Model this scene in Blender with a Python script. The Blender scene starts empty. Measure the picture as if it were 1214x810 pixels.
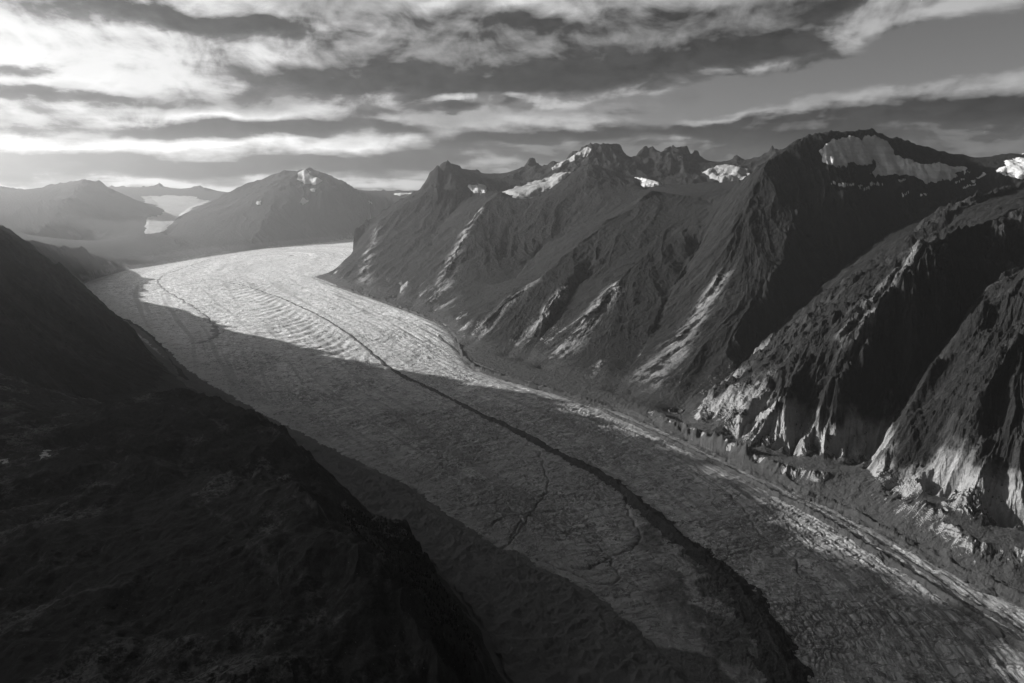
import bpy, math, time
import numpy as np
T0 = time.time()
f32 = np.float32
sc = bpy.context.scene
COL = sc.collection

# ------------------------------------------------------------------ camera model
FPX, CX, CY, H = 809.3, 607.0, 405.0, 1000.0
PITCH = math.atan(190.0 / FPX)
cp, sp = math.cos(PITCH), math.sin(PITCH)

def ray(u, v):
    xc, yc = (u - CX) / FPX, (CY - v) / FPX
    Y, Z = cp + yc * sp, -sp + yc * cp
    return xc / Y, Z / Y

def P(u, v, d):
    a, b = ray(u, v)
    return (a * d, d, H + b * d)

def G(u, v, z=0.0):
    a, b = ray(u, v)
    d = (z - H) / b
    return (a * d, d, z)

def W(x, y, z):
    return ('w', x, y, z)

def proj(x, y, z):
    yy, zz = y, z - H
    fw = yy * cp - zz * sp
    up = yy * sp + zz * cp
    fw = np.maximum(fw, 1e-3)
    return CX + FPX * x / fw, CY - FPX * up / fw

def pts(lst):
    out = []
    for q in lst:
        out.append(q[1:] if q[0] == 'w' else P(*q))
    return np.array(out, float)

# ------------------------------------------------------------------ noise
_rng = np.random.RandomState(7)
_ang = _rng.rand(1024) * 2 * np.pi
GX, GY = np.cos(_ang).astype(f32), np.sin(_ang).astype(f32)

def _hash(ix, iy, seed):
    h = ix.astype(np.uint32) * np.uint32(374761393) + iy.astype(np.uint32) * np.uint32(668265263) + np.uint32((seed * 2654435761) & 0xffffffff)
    h = (h ^ (h >> np.uint32(13))) * np.uint32(1274126177)
    return h ^ (h >> np.uint32(16))

def perlin(x, y, seed=0):
    x0 = np.floor(x); y0 = np.floor(y)
    fx = (x - x0).astype(f32); fy = (y - y0).astype(f32)
    ix = x0.astype(np.int32); iy = y0.astype(np.int32)
    ux = fx * fx * fx * (fx * (fx * 6 - 15) + 10); uy = fy * fy * fy * (fy * (fy * 6 - 15) + 10)
    def g(dx, dy):
        h = _hash(ix + dx, iy + dy, seed) & np.uint32(1023)
        return GX[h] * (fx - dx) + GY[h] * (fy - dy)
    a = g(0, 0); b = g(1, 0); a = a + ux * (b - a)
    c = g(0, 1); d = g(1, 1); c = c + ux * (d - c)
    return (a + uy * (c - a)) * f32(1.5)

def fbm(x, y, lam, octv, gain=0.5, seed=0, spc=None, ridged=False, out=None):
    """fractal noise whose octaves fade out where the mesh is too coarse for them (spc = local spacing)"""
    r = np.zeros(x.shape, f32); a = 1.0
    for k in range(octv):
        l = lam / 2 ** k
        if spc is None:
            n = perlin(x / l + 17.3 * k, y / l - 9.1 * k, seed + k)
            r += a * ((1 - 2 * np.abs(n)) if ridged else n)
        else:
            fade = np.clip(l / (spc * 2.5) - 1, 0, 1)
            m = fade > 0
            if not m.any():
                break
            n = perlin(x[m] / l + 17.3 * k, y[m] / l - 9.1 * k, seed + k)
            r[m] += a * ((1 - 2 * np.abs(n)) if ridged else n) * fade[m]
        a *= gain
    return r

def erosion(px, py, dx, dy, seed):
    """slope-aligned gully waves: returns wave value (-1..1) and its derivative along (dx,dy)"""
    ipx = np.floor(px).astype(np.int32); ipy = np.floor(py).astype(np.int32)
    fx = (px - ipx).astype(f32); fy = (py - ipy).astype(f32)
    va = np.zeros(px.shape, f32); vb = np.zeros(px.shape, f32); wt = np.zeros(px.shape, f32)
    for i in (-1, 0, 1):
        for j in (-1, 0, 1):
            h = _hash(ipx + i, ipy + j, seed)
            hx = (h & np.uint32(0xffff)).astype(f32) / f32(65536.0) - f32(.5)
            hy = (h >> np.uint32(16)).astype(f32) / f32(65536.0) - f32(.5)
            qx = fx - i - f32(.5) - hx * f32(.8); qy = fy - j - f32(.5) - hy * f32(.8)
            d = qx * qx + qy * qy
            w = np.exp(-d * f32(2.6))
            m = (qx * dx + qy * dy) * f32(6.2832)
            va += np.cos(m) * w; vb -= np.sin(m) * w; wt += w
    return va / wt, vb / wt

def fall_noise(x, y, phi, lam, stretch, octv, seed, spc, gain=.55, K=16):
    """noise drawn out along the fall line (phi = direction of the broad slope)"""
    out = np.zeros(x.shape, f32)
    q = phi / (2 * np.pi) * K
    for k in range(K):
        d = np.abs((q - k + K / 2) % K - K / 2)
        w = np.clip(1 - d, 0, 1).astype(f32)
        m = w > 0
        if not m.any():
            continue
        c, s_ = math.cos(2 * math.pi * k / K), math.sin(2 * math.pi * k / K)
        a = x[m] * c + y[m] * s_; t = -x[m] * s_ + y[m] * c
        t = t + lam * .5 * perlin(a / (lam * 5), t / (lam * 5), seed + 70)
        r = np.zeros(a.shape, f32); amp = 1.0
        for o in range(octv):
            l = lam / 2 ** o
            f = np.clip(l / (spc[m] * 2.2) - .7, 0, 1)
            r += amp * f * perlin(t / l + 13.1 * k, a / (l * stretch) - 7.7 * k, seed + o)
            amp *= gain
        out[m] += w[m] * r
    return out

def sstep(a, b, x):
    t = np.clip((x - a) / (b - a), 0, 1)
    return t * t * (3 - 2 * t)

# ------------------------------------------------------------------ geometry of lines
def seg_dist(x, y, line, zs=None):
    """distance to a polyline and arc length (and signed side) of the nearest point"""
    best = np.full(x.shape, 1e12, f32); s_out = np.zeros(x.shape, f32); side = np.zeros(x.shape, f32)
    s0 = 0.0
    for (ax, ay), (bx, by) in zip(line[:-1], line[1:]):
        ex, ey = bx - ax, by - ay
        L = math.hypot(ex, ey)
        if L < 1e-6:
            continue
        t = np.clip(((x - ax) * ex + (y - ay) * ey) / (L * L), 0, 1)
        qx = x - (ax + t * ex); qy = y - (ay + t * ey)
        d = qx * qx + qy * qy
        m = d < best
        best = np.where(m, d, best); s_out = np.where(m, s0 + t * L, s_out)
        side = np.where(m, np.sign(ex * qy - ey * qx), side)
        s0 += L
    return np.sqrt(best), s_out, side

def inside(x, y, poly):
    c = np.zeros(x.shape, bool)
    n = len(poly)
    for k in range(n):
        ax, ay = poly[k]; bx, by = poly[(k + 1) % n]
        if ay == by:
            continue
        m = ((ay > y) != (by > y)) & (x < (bx - ax) * (y - ay) / (by - ay) + ax)
        c ^= m
    return c

def sdist(x, y, poly):
    pl = list(poly) + [poly[0]]
    d, _, _ = seg_dist(x, y, pl)
    return np.where(inside(x, y, poly), d, -d)

def chaikin(line, n=2):
    line = np.array(line, float)
    for _ in range(n):
        a = line[:-1] * .75 + line[1:] * .25; b = line[:-1] * .25 + line[1:] * .75
        line = np.concatenate([line[:1], np.stack([a, b], 1).reshape(-1, line.shape[1]), line[-1:]])
    return line

# ------------------------------------------------------------------ skeleton of the land: ridges (with the mountain they belong to) and gullies
RIDGES = {
 'S1': [   # nearest rock buttress at the right edge
  [(1034,572,2190),(1077,496,2150),(1103,450,2150),(1143,410,2160),(1165,375,2170),(1214,318,2200),W(2150,2330,930),W(3000,2500,1100)],
  [(1123,600,1905),(1150,520,1930),(1175,455,1975),(1214,395,2040),W(2150,2330,930)],
  [(1214,645,1730),W(1560,1840,300),W(1800,1950,560),W(2150,2330,930)],
  [W(1900,1300,60),W(2300,1500,500),W(2800,1800,850),W(3000,2500,1100)],
 ],
 'S2': [   # broad rounded shoulder with the sunlit nose
  [(1002,560,2250),(988,470,2360),(1005,425,2450),(1040,375,2560),(1075,335,2650),(1100,300,2730),(1150,268,2850),(1214,245,3100),W(3200,3500,1080)],
  [(940,553,2310),(925,480,2420),(960,420,2560),(1010,375,2650),(1050,335,2740),(1100,300,2730)],
  [(815,506,2690),(872,455,2790),(930,400,2900),(980,350,3020),(1040,308,3120),(1085,283,3150),(1130,250,3250),(1176,234,3350),(1214,224,3450),W(3200,3500,1080)],
  [(870,530,2480),(900,470,2620),(950,410,2780),(1005,358,2880),(1085,283,3150)],
 ],
 'S3': [   # summit with the snowfield
  [(745,471,3080),(790,430,3300),(830,370,3600),(855,320,3800),(880,250,4100),(905,196,4300),(930,178,4400),(960,163,4520),(985,155,4600),(1010,157,4600),(1030,154,4650),(1045,160,4680),(1060,166,4700),(1090,171,4750),(1130,182,4850),(1165,190,4900),(1190,186,4800),(1214,182,4750),W(4300,4700,1250),W(6500,4500,1300)],
  [(800,495,2860),(850,430,3150),(890,360,3480),(925,300,3800),(950,240,4150),(960,163,4520)],
  [(905,196,4300),(884,212,4600),(868,223,4800),(850,240,5000),(845,243,5300)],
  [(1214,236,3700),(1130,260,3700),(1060,285,3600),(1000,320,3500)],
 ],
 'S4': [   # long dark spur in the middle
  [(558,411,4100),(592,363,4350),(635,333,4600),(678,293,4900),(705,273,5100),(742,250,5350),(772,226,5600),(809,232,5600),(845,242,5300)],
  [(640,441,3560),(682,397,3800),(705,370,4000),(730,340,4250),(770,290,4700),(800,250,5200),(809,232,5600)],
  [(600,425,3800),(640,380,4150),(668,345,4450),(700,300,4800),(705,273,5100)],
 ],
 'S5': [
  [(515,373,5200),(518,350,5450),(538,300,6100),(552,277,6500),(568,247,7000),(592,228,7400),(612,233,7400)],
  [(612,233,7400),(627,237,7400),(660,217,7600),(682,203,7750),(697,193,7800),(735,207,7600),(768,228,7200)],
  [(697,193,7800),(690,240,6900),(670,285,6300)],
 ],
 'S6': [
  [(372,326,7500),(405,283,7900),(438,260,8100),(482,233,8400),(505,220,8600),(512,203,8680),(522,193,8700),(532,191,8700),(545,200,8800),(558,201,9000)],
  [(510,205,8450),(517,196,8400),(527,192,8380),(540,195,8420),(552,202,8600)],[(506,221,8300),(520,224,8050),(545,226,8050)],
  [(430,345,6320),(435,307,7000),(448,267,7700),(475,240,8200),(505,220,8600)],
  [(470,358,5900),(478,320,6500),(500,280,7200),(520,240,8000),(532,191,8700)],
 ],
 'Q': [
  [(558,201,9000),(572,207,9200),(585,208,9300),(605,205,9300),(618,197,9300),(633,187,9300),(642,197,9300),(658,192,9200),(674,184,9100),(688,175,9100),(707,173,9000),(722,166,9000),(733,177,9000),(743,191,9000),(753,188,9000),(765,177,9000),(778,177,9000),(785,184,9000),(795,175,9000),(807,175,9000),(829,190,9000),(852,195,9000),(866,190,9000),(874,182,9000),(889,201,9000),(899,195,8800),(909,183,8600),(919,176,8500),(929,181,8400),(960,190,8300),(1100,200,8500),(1300,200,9000)],
  [(722,166,9000),(740,215,8300)],[(795,175,9000),(800,210,8300)],
 ],
 'G': [
  [(199,280,10300),(222,253,12300),(250,240,13000),(267,230,13200),(283,224,13300),(300,214,13400),(320,209,13500),(337,201,13500),(352,203,13500),(367,199,13500),(383,205,13400),(400,212,13200),(405,214,13200),(425,225,13000),(438,230,13000),(465,231,13000),(560,215,14000)],
  [(337,201,13500),(320,250,11800),(300,285,10500)],[(367,199,13500),(385,250,12200)],
 ],
 'H': [
  [(-120,215,12500),(0,219,12500),(20,226,12600),(37,231,12600),(50,222,12600),(67,217,12600),(85,215,12600),(100,212,12500),(117,215,12500),(133,226,12500),(160,237,12500),(168,242,12400),(175,247,12300)],
  [(100,212,12500),(70,250,10800),(40,280,9400)],[(133,226,12500),(120,262,11000)],
 ],
 'HH': [
  [(85,300,9800),(110,290,9800),(133,282,9800),(150,280,9800),(167,278,9900),(190,280,9900),(207,283,9900),(225,290,9800),(245,303,9300)],
 ],
 'I': [
  [W(-6800,6600,620),(0,279,6300),(20,285,6500),(50,287,6700),(77,293,7000),(103,295,7300),(123,307,7600),(147,319,7950)],
 ],
 'J': [
  [(-2,288,3900),(-1,283,4200),(-1,279,4500),(-3,272,4900),(-4,268,5300),(-5,266,5800)],
  [(-1,279,4500),(0,279,4500),(17,285,4600),(37,293,4800),(60,310,5100),(77,323,5500),(87,337,6200)],
  [W(-3080,3900,900),(0,295,3600),(20,300,3750),(43,313,4000),(67,323,4250),(90,343,4550),(112,364,4480)],
  [(0,330,3000),(60,380,3100),(120,420,3150),(165,440,3150)],
 ],
 'K': [   # foreground ridge under the camera
  [(526,800,489),(501,755,520),(430,658,600),(405,633,640),(354,597,760),(304,575,860),(243,561,950),(160,545,1080),(80,540,1200),(0,542,1300)],
  [(526,800,489),W(60,300,560),W(140,100,520),W(200,-200,500)],
  [(400,588,1350),(375,567,1420),(349,537,1500),(319,504,1570),(299,486,1600),(268,477,1650),(228,465,1690),(203,461,1700),(172,465,1680),(132,484,1600),(96,506,1500),(45,521,1450),(0,538,1400)],
  [(567,797,560),(557,749,660),(532,709,740),(511,673,830),(496,648,880),(471,623,950),(435,608,1000),(405,605,1040)],
  [(300,810,450),(150,740,560),(0,700,700)],
  [W(-120,250,560),W(-150,0,600),W(-100,-400,650)],
 ],
 'L': [   # crest of the valley side, off the left of the frame
  [W(-2500,-1400,1700),W(-2600,0,1740),W(-2600,600,1760),W(-2620,1150,1740),W(-2700,1500,1690),W(-2760,1750,1610),W(-2800,2050,1450),W(-2836,2408,1420),W(-2885,2897,1362),W(-2980,3604,1262),W(-3180,4059,1180),W(-3560,4433,990),W(-4120,5142,820),W(-4750,5800,760),W(-6800,6600,640)],
 ],
 'FAR': [
  [(-300,215,17000),(-100,222,17000),(60,225,17000),(135,222,17200),(160,221,17200),(170,221,17300),(180,219,17400),(192,216,17500),(197,221,17500),(213,226,17500),(221,224,17500),(238,219,17400),(247,224,17400),(267,229,17200),(400,228,17000),(560,225,16500),(900,215,16500),(1400,215,16500)],
 ],
}
GULLIES = [
 [(1031,562,2265),(1055,500,2330),(1080,440,2450),(1130,390,2550),(1190,330,2650),W(2500,2900,820)],
 [(808,502,2720),(880,430,3150),(930,380,3500),(985,330,3800),(1040,290,4000),(1100,250,4200),W(3000,4300,900)],
 [(728,468,3110),(770,400,3700),(800,340,4200),(830,290,4700)],
 [(620,432,3700),(660,372,4250),(695,330,4650)],
 [(600,340,5400),(640,300,6250)],
 [(490,366,5450),(500,310,6500),(520,270,7400),(545,240,8000)],
 [(945,185,7800),(860,225,7800),(800,222,7800),(760,215,8100)],
 [(650,225,8300),(610,226,8300),(580,228,8300)],
 [(174,277,10350),(178,264,11300),(196,254,12700),(190,242,14300),(180,236,15600)],
 [(192,276,10350),(200,266,11300),(212,255,12700),(228,244,14300),(244,239,15600)],
 [(0,600,1000),(150,590,980),(243,570,985),(300,585,1000),(354,625,930)],
 [W(20,500,300),W(28,585,330),W(6,688,315),W(-24,768,300),W(-55,858,285),W(-80,912,285),W(-125,985,290),W(-190,1040,300),W(-260,1090,320)],
 [W(130,560,110),W(100,680,100),W(70,790,90),W(40,890,85),W(0,980,85),W(-60,1060,90),W(-150,1140,110)],
 [W(-330,1130,370),W(-520,1260,385),W(-800,1390,400),W(-1080,1460,415)],
 [(230,462,3150),(120,470,2700),(0,500,2300)],
 [W(-1500,1500,420),W(-1200,800,470),W(-900,300,520),W(-800,-400,540)],
 [(1000,230,4150),(950,290,4000)],
]
# ice margins (picture points on the valley floor)
ICE_R = [(372,329),(400,340),(430,350),(470,364),(505,377),(528,387),(541,402),(547,424),(562,438),(600,450),(640,462),(680,472),(730,485),(776,505),(810,518),(845,538),(880,555),(920,572),(960,590),(1000,607),(1041,629),(1069,643),(1123,673),(1177,700),(1214,718)]
ICE_L = [(180,316),(147,321),(110,331),(88,341),(120,364),(160,397),(205,434),(250,464),(330,512),(420,556),(483,585),(515,612),(555,637),(599,660),(640,682),(693,712),(740,745),(790,790),(820,830)]
ICE_F = [(250,304),(320,294),(390,287)]
ROCK_R = [(560,412,30),(600,426,30),(640,441,30),(690,456,30),(735,471,35),(780,489,40),(812,505,45),(850,520,50),(880,535,50),(910,546,50),(940,554,55),(984,562,55),(1009,560,60),(1031,558,65),(1037,572,60),(1063,590,55),(1095,597,70),(1123,608,70),(1139,624,65),(1161,643,60),(1196,647,65),(1214,647,68)]
ice = [G(u, v)[:2] for u, v in ICE_R] + [(1750, 1020), (2100, 500), (2300, -1200), (900, -1200), (640, 300), (520, 700)] + [G(u, v)[:2] for u, v in ICE_L[::-1]] + [G(u, v)[:2] for u, v in ICE_F] + [(-2500, 13500), (-1000, 13000), (-1300, 9500)]
ICE_POLY = [tuple(p) for p in ice]
# valley floor: the ice plus the debris ground to its left
floor_l = [(88,341),(115,364),(148,393),(185,426),(225,459),(300,503),(380,572),(450,627),(520,682),(570,742),(600,812)]
FLOOR_POLY = [G(u, v)[:2] for u, v in ICE_R] + [(1750, 1020), (2100, 500), (2300, -1200), (500, -1200), (450, 300), (260, 700), (120, 1000)] + [G(u, v)[:2] for u, v in floor_l[::-1]] + [G(110,331)[:2], G(147,321)[:2], G(180,316)[:2]] + [G(u, v)[:2] for u, v in ICE_F] + [(-2500, 13500), (-1000, 13000), (-1300, 9500)]

# ------------------------------------------------------------------ relax a sheet over the skeleton (coarse to fine)
CELL = 25.0
X0, X1, Y0, Y1 = -15000.0, 9000.0, -1600.0, 19200.0
NX, NY = int((X1 - X0) / CELL), int((Y1 - Y0) / CELL)
NX -= NX % 32; NY -= NY % 32
lines = []
for k, ls in RIDGES.items():
    for l in ls:
        lines.append((k, pts(l)))
gl = [pts(l) for l in GULLIES]
rr = np.array([G(*q) for q in ROCK_R])
rr = np.concatenate([rr, [[1900, 1300, 60], [2300, 800, 60], [2500, -1200, 60]]])

JAG = {'L': 62, 'Q': 42, 'S6': 18, 'G': 22, 'H': 48, 'FAR': 70, 'S3': 12, 'S5': 16}
def raster(n):
    cw = CELL * n
    nx, ny = NX // n, NY // n
    S = np.zeros((ny, nx)); C = np.zeros((ny, nx))
    def put(x, y, z, w):
        i = ((x - X0) / cw).astype(int); j = ((y - Y0) / cw).astype(int)
        m = (i >= 0) & (i < nx) & (j >= 0) & (j < ny)
        np.add.at(S, (j[m], i[m]), z[m] * w); np.add.at(C, (j[m], i[m]), w)
    def dense(l):
        out = []
        for a, b in zip(l[:-1], l[1:]):
            k = max(2, int(np.hypot(*(b - a)[:2]) / 8))
            t = np.linspace(0, 1, k, endpoint=False)[:, None]
            out.append(a + (b - a) * t)
        out.append(l[-1:])
        return np.concatenate(out)
    for k, l in lines:
        q = dense(l); jz = JAG.get(k, 0)
        qx, qy = q[:, 0], q[:, 1]
        z = q[:, 2] + jz * (perlin(qx / 150, qy / 150, 5) + .8 * perlin(qx / 62, qy / 62, 6)) * sstep(500, 900, q[:, 2]) if jz else q[:, 2]
        put(qx, qy, z, 1.0)
    for l in gl + [rr]:
        q = dense(l); put(q[:, 0], q[:, 1], q[:, 2], 1.0)
    gx, gy = np.meshgrid(X0 + (np.arange(nx) + .5) * cw, Y0 + (np.arange(ny) + .5) * cw)
    fl = inside(gx, gy, FLOOR_POLY)
    val = np.where(C > 0, S / np.maximum(C, 1e-9), 0.0)
    val = np.where(fl, 0.0, val)
    fix = (C > 0) | fl
    # rim of the map
    rim = np.zeros_like(fix); rim[:1] = rim[-1:] = True; rim[:, :1] = rim[:, -1:] = True
    m = rim & ~fix
    val[m] = 500.0
    return val, fix | rim

Z = None
for n, it in ((32, 600), (16, 200), (8, 120), (4, 80), (2, 50), (1, 30)):
    val, fix = raster(n)
    if Z is None:
        Z = np.where(fix, val, 400.0)
    else:
        Z = np.repeat(np.repeat(Z, 2, 0), 2, 1)
        Z = np.where(fix, val, Z)
    for _ in range(it):
        q = np.pad(Z, 1, mode='edge')
        q = .25 * (q[:-2, 1:-1] + q[2:, 1:-1] + q[1:-1, :-2] + q[1:-1, 2:])
        Z = np.where(fix, val, Z + 1.0 * (q - Z))
print('relaxed', time.time() - T0)

# distance to every mountain's ridges on a coarse grid, to say which mountain a point belongs to
ids = list(RIDGES.keys())
CO = 150.0
cx = np.arange(X0, X1 + CO, CO); cy = np.arange(Y0, Y1 + CO, CO)
cgx, cgy = [a.astype(f32) for a in np.meshgrid(cx, cy)]
DIST = []
for k in ids:
    d = np.full(cgx.shape, 1e9, f32)
    for kk, l in lines:
        if kk == k:
            d = np.minimum(d, seg_dist(cgx, cgy, l[:, :2])[0])
    DIST.append(d)

# ------------------------------------------------------------------ mesh grid round the camera, finer where things are near or seen
a = np.radians(40)
th_f = np.arange(-a, a + 1e-6, math.radians(0.055))
grow = [a]
st = math.radians(0.09)
while grow[-1] < math.radians(150):
    grow.append(grow[-1] + st); st = min(st * 1.06, math.radians(2.5))
grow = np.array(grow[1:])
TH = np.concatenate([-grow[::-1], th_f, grow])
rs = [40.0]
while rs[-1] < 25000:
    r = rs[-1]
    k = 0.03 if r < 300 else 0.0036 if r < 1250 else 0.0016 if r < 4500 else 0.0024 if r < 7500 else 0.0034 if r < 12000 else 0.0042
    rs.append(r * (1 + k))
RR = np.array(rs)
print('grid', len(TH), len(RR))
TT, R2 = np.meshgrid(TH, RR)
SN, CS = np.sin(TT).astype(f32), np.cos(TT).astype(f32)
X = (R2 * SN).astype(f32); Y = (R2 * CS).astype(f32)
valid = (X > X0 + 60) & (X < X1 - 60) & (Y > Y0 + 60) & (Y < Y1 - 60)
dR = np.gradient(RR)[:, None].astype(f32); dT = np.gradient(TH)[None, :].astype(f32)
SPC = np.maximum(dR * 0.75, (R2 * dT)).astype(f32)

def bspl(A, x, y, cell, x0, y0):
    gx = (x - x0) / cell - .5; gy = (y - y0) / cell - .5
    ix = np.clip(np.round(gx).astype(int), 1, A.shape[1] - 2); iy = np.clip(np.round(gy).astype(int), 1, A.shape[0] - 2)
    fx = np.clip(gx - ix, -.5, .5); fy = np.clip(gy - iy, -.5, .5)
    wx = (.5 * (.5 - fx) ** 2, .75 - fx * fx, .5 * (.5 + fx) ** 2)
    wy = (.5 * (.5 - fy) ** 2, .75 - fy * fy, .5 * (.5 + fy) ** 2)
    out = 0
    for j in (-1, 0, 1):
        for i in (-1, 0, 1):
            out = out + A[iy + j, ix + i] * (wx[i + 1] * wy[j + 1])
    return out.astype(f32)

def bilin(A, x, y, cell, x0, y0):
    gx = (x - x0) / cell; gy = (y - y0) / cell
    ix = np.clip(gx.astype(int), 0, A.shape[1] - 2); iy = np.clip(gy.astype(int), 0, A.shape[0] - 2)
    fx = gx - ix; fy = gy - iy
    return (A[iy, ix] * (1 - fx) + A[iy, ix + 1] * fx) * (1 - fy) + (A[iy + 1, ix] * (1 - fx) + A[iy + 1, ix + 1] * fx) * fy

HZ = bspl(Z, X, Y, CELL, X0, Y0)
HR = HZ.copy()
owner = np.zeros(X.shape, np.int16); bd = np.full(X.shape, 1e9, f32)
wob = 60 * perlin(X / 300, Y / 300, 91)
for k in range(len(ids)):
    d = bilin(DIST[k], X, Y, CO, X0, Y0)
    d = d + wob * ((k % 3) - 1)
    m = d < bd
    bd = np.where(m, d, bd); owner = np.where(m, k, owner)
print('sampled', time.time() - T0)

def boxblur(A, n, it):
    for _ in range(it):
        for ax in (0, 1):
            p = [(0, 0), (0, 0)]; p[ax] = (n + 1, n)
            c = np.cumsum(np.pad(A, p, mode='edge'), axis=ax)
            A = (c[2 * n + 1:] - c[:-2 * n - 1]) / (2 * n + 1) if ax == 0 else (c[:, 2 * n + 1:] - c[:, :-2 * n - 1]) / (2 * n + 1)
    return A
ZB = boxblur(Z, 3, 2)
ZGY, ZGX = np.gradient(ZB, CELL)

def grad(h):
    hr = np.gradient(h, axis=0) / dR
    ht = np.gradient(h, axis=1) / dT / R2.astype(f32)
    return hr * SN + ht * CS, hr * CS - ht * SN

def blur(A, n):
    for _ in range(n):
        A = np.pad(A, 1, mode='edge')
        A = (A[:-2] + 2 * A[1:-1] + A[2:]) / 4
        A = (A[:, :-2] + 2 * A[:, 1:-1] + A[:, 2:]) / 4
    return A

# ice distance on its own (m), ice = inside
SD = np.full(X.shape, -1e6, f32)
near = (HZ < 60) & valid
SD[near] = sdist(X[near], Y[near], ICE_POLY)
print('ice', time.time() - T0)

# ---- mountains: gullies running down the slope, then crags
mm = (HZ > 6) & valid & (SD < 0)
gx, gy = grad(HZ)
gx = blur(gx, 2)[mm]; gy = blur(gy, 2)[mm]
xm, ym, zm, spm = X[mm], Y[mm], HZ[mm], SPC[mm]
own = owner[mm]
slope0 = np.sqrt(gx * gx + gy * gy) + 1e-6
lowfade = sstep(5, 90, zm)
isK = (own == ids.index('K')).astype(f32)
isFar = np.isin(own, [ids.index(k) for k in ('Q', 'FAR', 'G', 'H')]).astype(f32)
# slow warp so that slopes are not ruled surfaces
w1 = fbm(xm, ym, 900, 2, .5, 3)
hz = zm + lowfade * (w1 * 26 * (1 - .6 * isK)) * np.clip(slope0 * 2, .2, 1)
streak = np.zeros(xm.shape, f32)
sx, sy = gx.copy(), gy.copy()
damp = np.clip(slope0 / 0.35, 0, 1) * lowfade
isW = np.isin(own, [ids.index(k) for k in ('S1', 'S2')]).astype(f32)
isM = np.isin(own, [ids.index(k) for k in ('S3', 'S4', 'S5', 'S6', 'G', 'H')]).astype(f32)
amp0 = np.where(isK > 0, .06, .088 + .03 * isW - .03 * isM).astype(f32)
streakf = np.zeros(xm.shape, f32)
PHI = np.arctan2(bilin(ZGY, xm, ym, CELL, X0 + CELL / 2, Y0 + CELL / 2), bilin(ZGX, xm, ym, CELL, X0 + CELL / 2, Y0 + CELL / 2))
lam = 620.0
warpx = 60 * perlin(xm / 330, ym / 330, 51); warpy = 60 * perlin(xm / 330, ym / 330, 52)
for k in range(6):
    fade = np.clip(lam / (spm * 2.6) - 1, 0, 1)
    s = fade > 0
    if k == 0:
        s &= isK == 0
    if not s.any():
        break
    L = np.sqrt(sx[s] ** 2 + sy[s] ** 2) + 1e-6
    dx = -sy[s] / L; dy = sx[s] / L
    c, ds = erosion((xm[s] + warpx[s]) / lam, (ym[s] + warpy[s]) / lam, dx, dy, 100 + k)
    a_ = amp0[s] * lam * damp[s] * fade[s] * np.minimum(slope0[s], 1.1)
    # sharp ribs, rounded gullies
    if k >= 3:
        a_ = a_ * (1 + .5 * isW[s])
    hz[s] += a_ * (c * .9 if k in (0, 2) else .6 - 1.6 * np.abs(c) ** .8)
    g = a_ * 6.28 / lam * ds * (1.0)
    sx[s] += g * dx * .9; sy[s] += g * dy * .9
    if k in (99,):
        c2, _ = erosion((xm[s] + 900) / (lam * .9), (ym[s] - 1700) / (lam * .9), dx, dy, 400 + k)
        streakf[s] += c2 * .6 * fade[s]
    if k in (1, 2, 3):
        c2, _ = erosion((xm[s] + 5000) / (lam * .55), (ym[s] - 7000) / (lam * .55), dx, dy, 300 + k)
        streak[s] += c2 * (.5, .35, .25)[k - 1] * fade[s]
    lam *= 0.5
    print('  erosion', k, int(s.sum()), round(time.time() - T0, 1))
# fissures and ribs down the fall line
stp = np.clip(slope0 / .8, 0, 1.3) * lowfade
f1 = fall_noise(xm, ym, PHI, 64., 7., 3, 501, spm); print('  fissures', round(time.time() - T0, 1))
f2 = fall_noise(xm, ym, PHI, 21., 9., 2, 521, spm)
scl = np.where(isW > 0, 1.0, np.where(isM > 0, .55, .4)).astype(f32)
hz += scl * stp * (9.0 * (.45 - 1.5 * np.abs(f1)) + f1 * 4)
hz -= scl * stp * 7.0 * np.clip(1 - np.abs(f1 + .08) / .13, 0, 1) ** 1.5        # deep dark joints
hz += scl * stp * (3.4 * (.4 - 1.5 * np.abs(f2)))
hz -= scl * stp * 3.2 * np.clip(1 - np.abs(f2 - .05) / .14, 0, 1)
f3 = fall_noise(xm, ym, PHI, 170., 5., 3, 541, spm)
hz += np.where(isW > 0, .9, .55) * stp * 15 * (f3 - .35 * np.abs(f3))
streakf = 1.3 * f1 + .9 * f2; streak = .35 * streak + 1.3 * f3
# crags
hi = sstep(650, 1150, zm)
cr = fbm(xm, ym, 260, 7, .52, 21, spm * .9, ridged=True)
hz += (cr - .6) * (8 + 34 * hi * isFar + 10 * hi + 11 * isW) * np.clip(slope0 * 1.6, .15, 1) * (0.25 + .75 * lowfade)
fine = fbm(xm, ym, 60, 6, .55, 41, spm * .8)
hz += fine * (2.2 + 4.0 * isK) * (.35 + .65 * lowfade)
kk = isK > 0
if kk.any():
    r1 = fbm(xm[kk], ym[kk], 210, 3, .5, 131, spm[kk], ridged=True); r2 = fbm(xm[kk], ym[kk], 48, 5, .6, 132, spm[kk], ridged=True)
    hz[kk] += ((r1 - .6) * 13 + (r2 - .6) * 4.5 * (.4 + .6 * sstep(-.2, .4, perlin(xm[kk] / 160, ym[kk] / 160, 133)))) * sstep(10, 120, zm[kk])
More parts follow.
